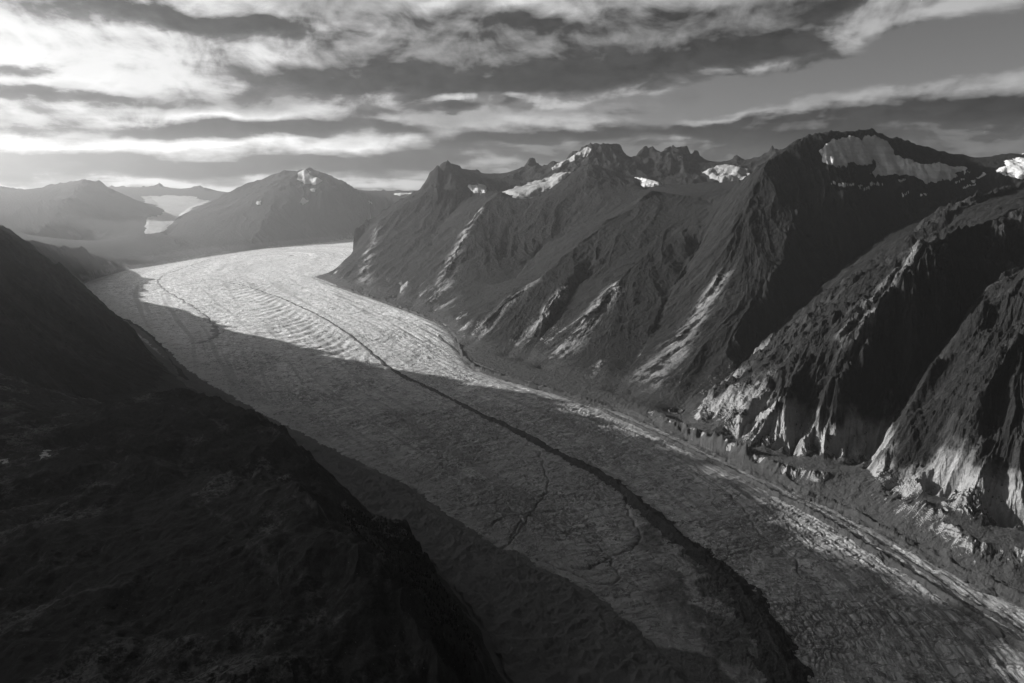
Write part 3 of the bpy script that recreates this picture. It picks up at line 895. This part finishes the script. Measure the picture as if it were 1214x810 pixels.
def patch(name, poly, owners, drange, mat, label, cat, ragged=3.0, thick=14.0, soft=6.0, group=None, smooth=0):
    us = [p[0] for p in poly]; vs = [p[1] for p in poly]
    m = (U > min(us) - 12) & (U < max(us) + 12) & (V > min(vs) - 12) & (V < max(vs) + 12) & (Y > drange[0]) & (Y < drange[1]) & valid
    m &= FACING
    if owners: m &= np.isin(owner, [ids.index(k) for k in owners])
    if not m.any():
        print('EMPTY', label); return
    x, y, u, v = X[m], Y[m], U[m], V[m]
    lamn = min(160, 7 * (max(us) - min(us))) * y.mean() / 5000
    n1 = fbm(x, y, lamn, 5, .66, 201); n2 = fbm(x, y, lamn, 5, .66, 202)
    ragged = ragged * 1.7
    d = sdist((u + ragged * n1).astype(f32), (v + ragged * n2 * .8).astype(f32), poly)
    t = np.full(X.shape, -8.0, f32)
    t[m] = np.clip(d / soft, -.5, 1) * thick
    pos_ = np.argwhere(t > 0)
    if len(pos_) == 0:
        print('EMPTY', label); return
    if len(pos_) < 60000:      # keep the largest connected piece only
        todo = set(map(tuple, pos_.tolist())); best = []
        while todo:
            st0 = [todo.pop()]; comp = list(st0)
            while st0:
                i, j = st0.pop()
                for di in (-2, -1, 0, 1, 2):
                    for dj in (-2, -1, 0, 1, 2):
                        q = (i + di, j + dj)
                        if q in todo:
                            todo.discard(q); st0.append(q); comp.append(q)
            if len(comp) > len(best): best = comp
        keep = np.zeros(X.shape, bool); b_ = np.array(best); keep[b_[:, 0], b_[:, 1]] = True
        t = np.where((t > 0) & ~keep, -.3, t)
    ob = overlay(name, t, HR if smooth else HZ, mat, label, cat, group)
    return ob

patch('snowfield', [(969,180),(985,168),(1010,163),(1040,162),(1055,170),(1058,178),(1070,187),(1085,194),(1110,196),(1140,198),(1143,202),(1128,208),(1110,214),(1098,216),(1085,210),(1065,208),(1045,207),(1035,204),(1040,196),(1038,192),(1020,194),(1005,195),(1000,198),(985,194),(975,188)], ['S3'], (3900, 5300), M_SNOW,
      'wide grey snowfield spread over the highest summit on the right', 'snowfield', 3.4, 16, 4)
patch('snowfield', [(1180,202),(1200,192),(1214,186),(1260,180),(1270,205),(1214,211),(1195,207)], ['S3'], (3600, 5300), M_SNOW,
      'snowfield cut by the right edge, beside the wide summit snowfield', 'snowfield', 3.5, 12, 4)
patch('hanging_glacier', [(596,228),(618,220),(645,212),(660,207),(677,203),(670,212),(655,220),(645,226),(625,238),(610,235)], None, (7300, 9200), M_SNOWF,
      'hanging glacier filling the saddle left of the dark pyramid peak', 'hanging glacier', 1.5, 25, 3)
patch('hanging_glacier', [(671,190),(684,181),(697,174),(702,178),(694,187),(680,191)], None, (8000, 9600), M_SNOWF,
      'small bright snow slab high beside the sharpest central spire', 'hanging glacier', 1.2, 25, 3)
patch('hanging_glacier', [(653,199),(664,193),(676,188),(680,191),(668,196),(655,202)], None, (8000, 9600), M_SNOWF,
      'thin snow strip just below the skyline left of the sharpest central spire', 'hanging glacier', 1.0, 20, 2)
patch('hanging_glacier', [(753,208),(770,211),(782,217),(787,226),(770,226),(760,218)], None, (7300, 9400), M_SNOW,
      'dull snow basin right of the dark pyramid peak below the twin towers', 'hanging glacier', 2, 20, 3)
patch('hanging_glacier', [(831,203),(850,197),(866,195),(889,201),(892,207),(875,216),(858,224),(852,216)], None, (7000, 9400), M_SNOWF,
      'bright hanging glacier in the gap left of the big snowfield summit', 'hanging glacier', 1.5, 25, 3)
patch('snow_patch', [(552,219),(566,217),(578,221),(576,229),(562,230)], None, (7600, 9000), M_SNOW,
      'dull snow patch under the dome topped peak', 'snow patch', 1.5, 14, 2)
patch('snow_patch', [(465,229),(480,222),(496,219),(502,221),(490,230),(475,232)], ['G'], (11000, 14500), M_SNOW,
      'snow cap on the small hill left of the dome topped peak', 'snow patch', 1.2, 20, 2)
patch('snow_patch', [(420,233),(430,237),(444,241),(440,243),(424,238)], ['G'], (11000, 14500), M_SNOW,
      'thin snow streak on the slope left of the small snow capped hill', 'snow patch', 1.2, 20, 2)
patch('snow_patch', [(352,206),(362,203),(374,207),(385,213),(376,217),(360,219),(354,213)], ['G'], (11500, 14000), M_SNOW,
      'snow patch under the cloud capped top of the broad hazy mountain', 'snow patch', 2.2, 10, 3)
for q, lb in (([(304,239),(311,238),(309,242),(305,243)], 'small snow spot on the left shoulder of the broad hazy mountain'),
              ([(355,238),(362,234),(366,238),(360,243)], 'small round snow spot in the middle of the broad hazy mountain'),
              ([(368,223),(376,224),(374,227),(369,226)], 'small snow spot just under the snow patch on the broad hazy mountain')):
    patch('snow_patch', q, ['G'], (10000, 14000), M_SNOW, lb, 'snow patch', 1.2, 8, 2)
SP = [(988,218),(1000,219),(1006,220),(1020,221),(1036,219),(1045,218),(1070,214),(1072,229),(1096,231),(1030,224),(1124,211),(1139,215),(1149,222),(1155,215),(1162,208),(1146,205)]
for i, (u, v) in enumerate(SP):
    w = 3 + (i * 7 % 5); s = -0.25 if u < 1100 else -.9
    patch('snow_patch', [(u - w, v - 1 - s * w * .5), (u + w, v - 1.2 + s * w * .5), (u + w, v + 1 + s * w * .5), (u - w, v + 1 - s * w * .5)], ['S3', 'S2'], (3300, 5000), M_SNOW,
          'small snow fleck among the dark rocks below the wide summit snowfield', 'snow patch', 1.6, 5, 1.0, 'snow flecks below the wide snowfield')
for q, lb in (([(49,532),(58,529),(71,529),(70,532),(60,534),(50,535)], 'largest white snow patch on the dark foreground ridge'),
              ([(47,540),(54,538),(59,539),(57,541),(49,542)], 'small snow patch just below the largest one on the foreground ridge'),
              ([(0,546),(9,545),(8,548),(0,549)], 'snow patch at the left edge of the foreground ridge'),
              ([(77,532),(85,532),(84,534),(78,534)], 'tiny snow patch right of the largest one on the foreground ridge'),
              ([(207,568),(212,567),(212,569),(208,570)], 'lone snow speck in the middle of the foreground ridge')):
    patch('snow_patch', q, ['K', 'L', 'J'], (500, 1700), M_SNOW, lb, 'snow patch', 2.2, .8, 1.5)
# far tributary glacier
o = patch('glacier', [(168,233),(200,232),(225,233),(250,238),(243,241),(230,246),(213,257),(200,268),(192,276),(172,278),(173,263),(177,257),(192,255),(194,250),(185,244),(173,240)], None, (10000, 17500), M_FARICE,
      'far pale tributary glacier stepping down between the two hazy mountains', 'glacier', 1.2, 9, 3)
if o: o['kind'] = 'structure'

def band(name, line, w, hgt, label, cat, nz=.35, mat=M_MOR, group=None, taper=None):
    l = chaikin([G(u, v)[:2] for u, v in line], 3)
    m = (HR < 60) & valid & (SPC < 40)
    x, y = X[m], Y[m]
    lo = l.min(0) - 200; hi_ = l.max(0) + 200
    b = (x > lo[0]) & (x < hi_[0]) & (y > lo[1]) & (y < hi_[1])
    x, y = x[b], y[b]
    d, s, sd_ = seg_dist(x + 9 * perlin(x / 110, y / 110, 211), y + 9 * perlin(x / 110, y / 110, 212), [tuple(p) for p in l])
    L = np.hypot(*np.diff(l, axis=0).T).sum()
    f = s / L
    ww = np.interp(f, np.linspace(0, 1, len(w)), w) * np.maximum(1 + 1.5 * nz * fbm(x, y, 75, 5, .62, 213), .25)
    t = np.clip(1 - d / ww, -2, 1)
    t = t + .22 * fbm(x, y, 26, 4, .62, 214) * (t > -1)
    hh = np.interp(f, np.linspace(0, 1, len(hgt)), hgt)
    end = np.minimum(sstep(0, .02, f), 1)
    full = np.full(X.shape, -6.0, f32)
    idx = np.flatnonzero(m.ravel())[b]
    full.ravel()[idx] = np.where(t > 0, t * hh, t * 6 - .3)
    return overlay(name, full, HZ, mat, label, cat, group)

band('medial_moraine', M1, [4, 5, 6, 7, 8, 10, 15, 26, 46], [2, 3, 4, 4, 5, 6, 8, 12, 14], 'dark winding medial moraine down the middle of the glacier, widening towards the bottom', 'moraine')
M2 = [(520,400),(540,418),(575,438),(620,454),(665,470),(700,482),(740,500),(780,518),(820,537),(850,551),(920,588),(1000,636),(1080,688),(1150,735),(1214,776),(1280,820)]
band('medial_moraine', M2, [7, 9, 12, 15, 15], [5, 7, 10, 12, 13], 'straight dark medial moraine near the right margin, ending at the lower right corner', 'moraine')
band('medial_moraine', [(u + 14 + (u - 700) * .018, v - 2) for u, v in M2[5:]], [4, 6, 7], [4, 5, 7], 'thin dark moraine line beside the straight one, on its right margin side', 'moraine', 1.0)
band('medial_moraine', [(250,308),(220,318),(196,326),(186,333),(190,342),(207,353),(222,361),(240,374),(252,385),(258,393),(255,401),(246,407),(232,410)], [9, 10, 12, 20], [3, 4, 5], 'faint hooked moraine loop on the sunlit upper ice', 'moraine', 1.0, M_DIRTY)
band('lateral_moraine', [(105,356),(140,378),(170,396),(195,418),(215,440),(250,462),(330,508),(420,553),(483,583),(515,610),(555,635),(599,658),(640,680),(693,712),(740,745),(790,790),(820,830)], [16, 20, 24, 26, 28, 28], [6, 8, 9, 9], 'dark lateral moraine bank along the left side of the clean ice', 'moraine', .25, M_DEB)
band('lateral_moraine', [(130,372),(160,385),(185,405),(205,430),(222,452)], [12, 14], [8, 9], 'inner dark moraine line below the black valley side', 'moraine')
band('lateral_moraine', ICE_R[1:], [20, 16, 14, 18, 22, 26], [10, 8, 8, 10, 12], 'rough dark lateral moraine under the scree at the right margin', 'moraine', .5)
print('overlays', time.time() - T0)

# ------------------------------------------------------------------ dark scrub forest on the shelf of the foreground ridge
tp = [(404,604),(435,606),(471,621),(496,646),(511,671),(532,707),(557,747),(568,796),(548,800),(522,765),(492,715),(452,655),(410,625)]
tm = inside(U, V, tp) & (owner == ids.index('K')) & (Y > 450) & (Y < 1150) & valid
ti = np.flatnonzero(tm.ravel())
rg = np.random.RandomState(3)
wgt = (X * X + Y * Y).ravel()[ti]; ti = rg.choice(ti, size=min(3800, len(ti)), replace=False, p=wgt / wgt.sum())
nt_ = len(ti); K_ = 5
tv, tf = [], []
for q in ti:
    bx, by, bz = Xf[q] + rg.uniform(-2, 2), Yf[q] + rg.uniform(-2, 2), Zf[q] - .4
    hgt = rg.uniform(2.2, 5.2); rad = hgt * rg.uniform(.22, .34)
    for tier in range(3):
        z0_ = bz + hgt * (.05 + .28 * tier); z1_ = bz + hgt * (.52 + .24 * tier); r_ = rad * (1 - .26 * tier)
        b0 = len(tv); ph = rg.uniform(0, 6.28)
        for k in range(K_):
            a_ = ph + k * 6.2832 / K_; rr_ = r_ * rg.uniform(.7, 1.2)
            tv.append((bx + rr_ * math.cos(a_), by + rr_ * math.sin(a_), z0_ + rg.uniform(-.15, .15) * hgt * .3))
        tv.append((bx, by, z1_))
        tf += [(b0 + k, b0 + (k + 1) % K_, b0 + K_) for k in range(K_)]
tme = bpy.data.meshes.new('forest'); tme.from_pydata(tv, [], tf)
M_TREE, tn, tb = base_mat('conifer_needles', 1.0, .05)
tb.inputs['Base Color'].default_value = (.014, .014, .014, 1)
tme.materials.append(M_TREE)
to_ = bpy.data.objects.new('forest', tme); COL.objects.link(to_)
tag(to_, 'dense dark scrub of small conifers on the steep shelf below the foreground ridge', 'forest', 'stuff')

# ------------------------------------------------------------------ haze
LO, HI = float(HZ[valid].min()), float(HZ[valid].max())
x0, x1, y0, y1, z0, z1 = X0 - 50, X1 + 50, Y0 - 50, Y1 + 50, LO - 12, max(HI, 1450) + 60
vv = [(x, y, z) for z in (z0, z1) for y in (y0, y1) for x in (x0, x1)]
hm = bpy.data.meshes.new('haze')
hm.from_pydata(vv, [], [(0, 2, 3, 1), (4, 5, 7, 6), (0, 1, 5, 4), (2, 6, 7, 3), (0, 4, 6, 2), (1, 3, 7, 5)])
ho = bpy.data.objects.new('haze', hm); COL.objects.link(ho)
tag(ho, 'pale air filling the valley and fading the far mountains', 'haze', 'stuff')
mh = bpy.data.materials.new('haze_air'); mh.use_nodes = True
t = mh.node_tree
for n in list(t.nodes):
    if n.type != 'OUTPUT_MATERIAL': t.nodes.remove(n)
pv = t.nodes.new('ShaderNodeVolumePrincipled')
pv.inputs['Color'].default_value = (.9, .9, .9, 1)
pv.inputs['Density'].default_value = 2.4e-5
pv.inputs['Anisotropy'].default_value = 0.78
t.links.new(pv.outputs[0], [n for n in t.nodes if n.type == 'OUTPUT_MATERIAL'][0].inputs['Volume'])
hm.materials.append(mh)

# ------------------------------------------------------------------ sun and sky
SUN_AZ, SUN_EL = math.radians(-74), math.radians(19.0)
sd = bpy.data.lights.new('sun', 'SUN'); sd.energy = 5.0; sd.angle = math.radians(.5); sd.color = (1, .99, .975)
so = bpy.data.objects.new('sun', sd); COL.objects.link(so)
so.rotation_euler = (math.pi / 2 - SUN_EL, 0, -SUN_AZ + math.pi)
so.rotation_euler = (0, 0, 0)
from mathutils import Vector
sdir = Vector((math.sin(SUN_AZ) * math.cos(SUN_EL), math.cos(SUN_AZ) * math.cos(SUN_EL), math.sin(SUN_EL)))
so.rotation_euler = sdir.to_track_quat('Z', 'Y').to_euler()
so.location = sdir * 9000

w = bpy.data.worlds.new('World'); sc.world = w; w.use_nodes = True
nt = NT(w.node_tree)
bg = w.node_tree.nodes['Background']
bg.inputs['Strength'].default_value = 0.1
sky = nt.new('ShaderNodeTexSky'); sky.sky_type = 'NISHITA'; sky.sun_disc = False
sky.sun_elevation = SUN_EL; sky.sun_rotation = SUN_AZ; sky.altitude = 1500
bw = nt.new('ShaderNodeRGBToBW'); nt.l.new(sky.outputs[0], bw.inputs[0])
tc = nt.new('ShaderNodeTexCoord')
sp_ = nt.new('ShaderNodeSeparateXYZ'); nt.l.new(tc.outputs['Generated'], sp_.inputs[0])
dx, dy, dz = sp_.outputs
az = nt.m('ARCTAN2', dx, dy)
el = nt.m('ARCSINE', dz)
def azel(u, v):
    a_, b_ = ray(u, v)
    return math.atan(a_), math.atan(b_ / math.hypot(1, a_))
# wind-drawn, level layers: much longer than tall; warped so that nothing is a clean ellipse
vec = nt.vec(az, nt.m('MULTIPLY', el, 3.2), 0.0)
wn = nt.new('ShaderNodeTexNoise'); nt.l.new(vec, wn.inputs['Vector']); wn.inputs['Scale'].default_value = 7.0; wn.inputs['Detail'].default_value = 6; wn.inputs['Roughness'].default_value = .58
ws = nt.new('ShaderNodeSeparateColor'); nt.l.new(wn.outputs['Color'], ws.inputs[0])
wx = nt.m('MULTIPLY', nt.m('SUBTRACT', ws.outputs[0], .5), .20)
wy = nt.m('MULTIPLY', nt.m('SUBTRACT', ws.outputs[1], .5), .055)
A2 = nt.m('ADD', az, wx); E2 = nt.m('ADD', el, wy)
def blob(u, v, ru, rv, rot, amp):
    a0, e0 = azel(u, v)
    # the layer's line in the picture also bends with azimuth: rotate in (az, el)
    c_, s_ = math.cos(math.radians(rot)), math.sin(math.radians(rot))
    p = nt.m('SUBTRACT', A2, a0); q = nt.m('SUBTRACT', E2, e0)
    p2 = nt.m('ADD', nt.m('MULTIPLY', p, c_ * 809 / ru), nt.m('MULTIPLY', q, s_ * 809 / ru))
    q2 = nt.m('ADD', nt.m('MULTIPLY', p, -s_ * 809 / rv), nt.m('MULTIPLY', q, c_ * 809 / rv))
    r2 = nt.m('ADD', nt.m('MULTIPLY', p2, p2), nt.m('MULTIPLY', q2, q2))
    g = nt.m('EXPONENT', nt.m('MULTIPLY', r2, -1.0))
    return nt.m('MULTIPLY', g, amp)
def total(lst):
    s = None
    for b in lst:
        g = blob(*b)
        s = g if s is None else nt.m('ADD', s, g)
    return s
DARK = [(640,36,230,26,2,.6),(760,40,120,24,4,.5),(200,205,150,7,0,.5),(370,95,80,22,0,.6),(470,78,150,24,0,1),(620,85,170,26,2,1),(800,60,150,26,6,1),(890,45,60,16,5,.8),(700,18,300,15,0,.9),(190,12,110,10,0,.7),(300,30,120,10,0,.5),
        (330,150,140,11,0,1.1),(250,155,80,9,0,.8),(535,129,28,7,0,1.1),(605,125,16,6,0,.9),(100,190,150,13,0,1.0),(270,188,180,11,0,1.1),(420,190,120,10,0,.9),
        (600,165,80,10,0,.8),(720,155,150,12,0,1.),(1080,132,170,16,8,1.1),(1190,122,70,22,5,1),(880,145,100,8,3,.8),(25,80,30,8,0,.7),(30,110,110,6,0,.8),(20,155,40,6,0,.8),(500,178,60,8,0,.6),(980,168,60,8,0,.5),(560,40,90,14,8,.4)]
BRIGHT = [(60,40,110,22,0,1),(100,62,140,20,0,.8),(250,48,150,14,4,.8),(500,30,90,14,12,.75),(560,25,60,16,20,.5),(60,130,130,12,0,.8),(150,95,140,12,0,.6),(420,120,60,7,9,.75),(480,112,40,6,10,.6),
          (850,78,110,9,12,.9),(760,95,130,10,10,.8),(1000,30,140,16,12,.85),(1110,12,90,14,8,.8),(620,118,110,9,4,.8),(270,214,190,8,0,1.6),(40,222,60,7,0,1.6),(520,205,90,8,0,1.0),(780,165,110,7,0,.7),(440,170,160,7,0,.6),(150,172,160,6,0,.6),(480,215,60,6,0,.5),(700,140,90,6,0,.5),(600,188,60,7,0,.4),(930,115,60,3,5,.35)]
CLEAR = [(1000,85,260,16,11,1.2),(1150,60,120,22,10,1.2),(700,118,160,9,6,.8),(420,118,80,8,0,.4),(560,112,60,8,0,.4)]
def layer_vec(e_off):
    z_ = nt.m('ADD', nt.m('ADD', nt.m('SINE', nt.m('SUBTRACT', el, e_off)), .11), 0.0)
    z_ = nt.m('MAXIMUM', z_, .05)
    return nt.vec(nt.m('DIVIDE', dx, z_), nt.m('DIVIDE', dy, z_), 0.0)
def field(e_off):
    pv_ = layer_vec(e_off)
    a_ = nt.noise(pv_, 1.15, 10, .58, .25)
    v2 = nt.vec(az, nt.m('MULTIPLY', nt.m('SUBTRACT', el, e_off), 1.45), 0.0)
    b_ = nt.noise(v2, 12.0, 9, .56, .45)
    return nt.m('ADD', nt.m('MULTIPLY', nt.m('SUBTRACT', a_, .5), 1.3), nt.m('MULTIPLY', nt.m('SUBTRACT', b_, .5), 2.1)), a_, b_
E_keep = E2
nA, n1, n2 = field(0.0)
n3 = nt.noise(nt.vec(az, nt.m('MULTIPLY', el, 1.8), 0.0), 44.0, 8, .62, .3)
tD = nt.m('ADD', nt.m('MULTIPLY', total(DARK), .9), nA)
D = nt.ss(tD, -.1, .95)
E2 = nt.m('SUBTRACT', E_keep, .013)
nB, _, _ = field(.013)
tD2 = nt.m('ADD', nt.m('MULTIPLY', total(DARK), .9), nB)
E2 = E_keep
rim = nt.m('MULTIPLY', nt.m('SUBTRACT', tD2, tD), nt.ss(tD, -.35, .45))   # upper faces of the billows catch the light, undersides lose it
B = nt.ss(nt.m('ADD', total(BRIGHT), nt.m('MULTIPLY', nA, -.55)), .1, 1.0)
C = nt.ss(nt.m('ADD', total(CLEAR), nt.m('MULTIPLY', nt.m('SUBTRACT', n2, .5), 1.2)), .3, .75)
# how far towards the sun
sdot = nt.m('ADD', nt.m('ADD', nt.m('MULTIPLY', dx, sdir.x), nt.m('MULTIPLY', dy, sdir.y)), nt.m('MULTIPLY', dz, sdir.z))
tow = nt.ss(sdot, -.1, .9)
soft = nt.mix(tow, .08, .185)                         # thin veil
soft = nt.m('MULTIPLY', soft, nt.m('ADD', .45, nt.m('ADD', nt.m('MULTIPLY', n2, .55), nt.m('MULTIPLY', n3, .55))))
brt = nt.mix(tow, .22, .42)
drk = nt.mix(tow, .030, .052)
drk = nt.m('MULTIPLY', drk, nt.m('MAXIMUM', .35, nt.m('ADD', -.75, nt.m('ADD', nt.m('MULTIPLY', n2, 2.0), nt.m('MULTIPLY', n3, 1.7)))))
lum = nt.mix(B, soft, brt)
lum = nt.mix(nt.m('MULTIPLY', D, .92), lum, drk)
lum = nt.m('MAXIMUM', nt.m('ADD', lum, nt.m('MULTIPLY', rim, nt.mix(tow, .17, .36))), nt.m('MULTIPLY', lum, .55))
low_ = nt.ss(dz, -.02, .03)
clear_lum = nt.m('MULTIPLY', bw.outputs[0], .024)     # the blue between clouds, in the grey of this picture
clouds_hi = nt.ss(dz, .24, .36)                       # overcast overhead
lum = nt.mix(nt.m('MULTIPLY', C, nt.m('SUBTRACT', 1.0, nt.m('MULTIPLY', B, .8))), lum, clear_lum)
lum = nt.mix(clouds_hi, lum, nt.mix(n1, .015, .035))
# glow added round the unseen sun, off to the left, as soft side fill
lum = nt.m('ADD', lum, nt.m('MULTIPLY', nt.m('POWER', nt.ss(sdot, .82, 1.0), 1.3), nt.m('MULTIPLY', nt.mix(D, 1.0, .6), 1.5)))
nt.l.new(nt.grey(nt.m('MULTIPLY', lum, 10.0)), bg.inputs['Color'])

# ------------------------------------------------------------------ camera and render settings
cd = bpy.data.cameras.new('camera'); co_ = bpy.data.objects.new('camera', cd); COL.objects.link(co_)
cd.sensor_width = 36; cd.lens = 36 * FPX / 1214.0
cd.clip_start = 1; cd.clip_end = 100000
co_.location = (0, 0, H); co_.rotation_euler = (math.pi / 2 - PITCH, 0, 0)
sc.camera = co_
sc.render.engine = 'CYCLES'
cy_ = sc.cycles
cy_.use_denoising = True
try:
    cy_.denoiser = 'OPENIMAGEDENOISE'
except Exception:
    pass
cy_.max_bounces = 4; cy_.diffuse_bounces = 2; cy_.glossy_bounces = 1; cy_.volume_bounces = 1; cy_.transparent_max_bounces = 4
cy_.use_adaptive_sampling = True; cy_.adaptive_threshold = .01
vs = sc.view_settings
vs.view_transform = 'Standard'; vs.look = 'None'; vs.gamma = 1; vs.exposure = 1.15; vs.use_curve_mapping = False
print('done', time.time() - T0)
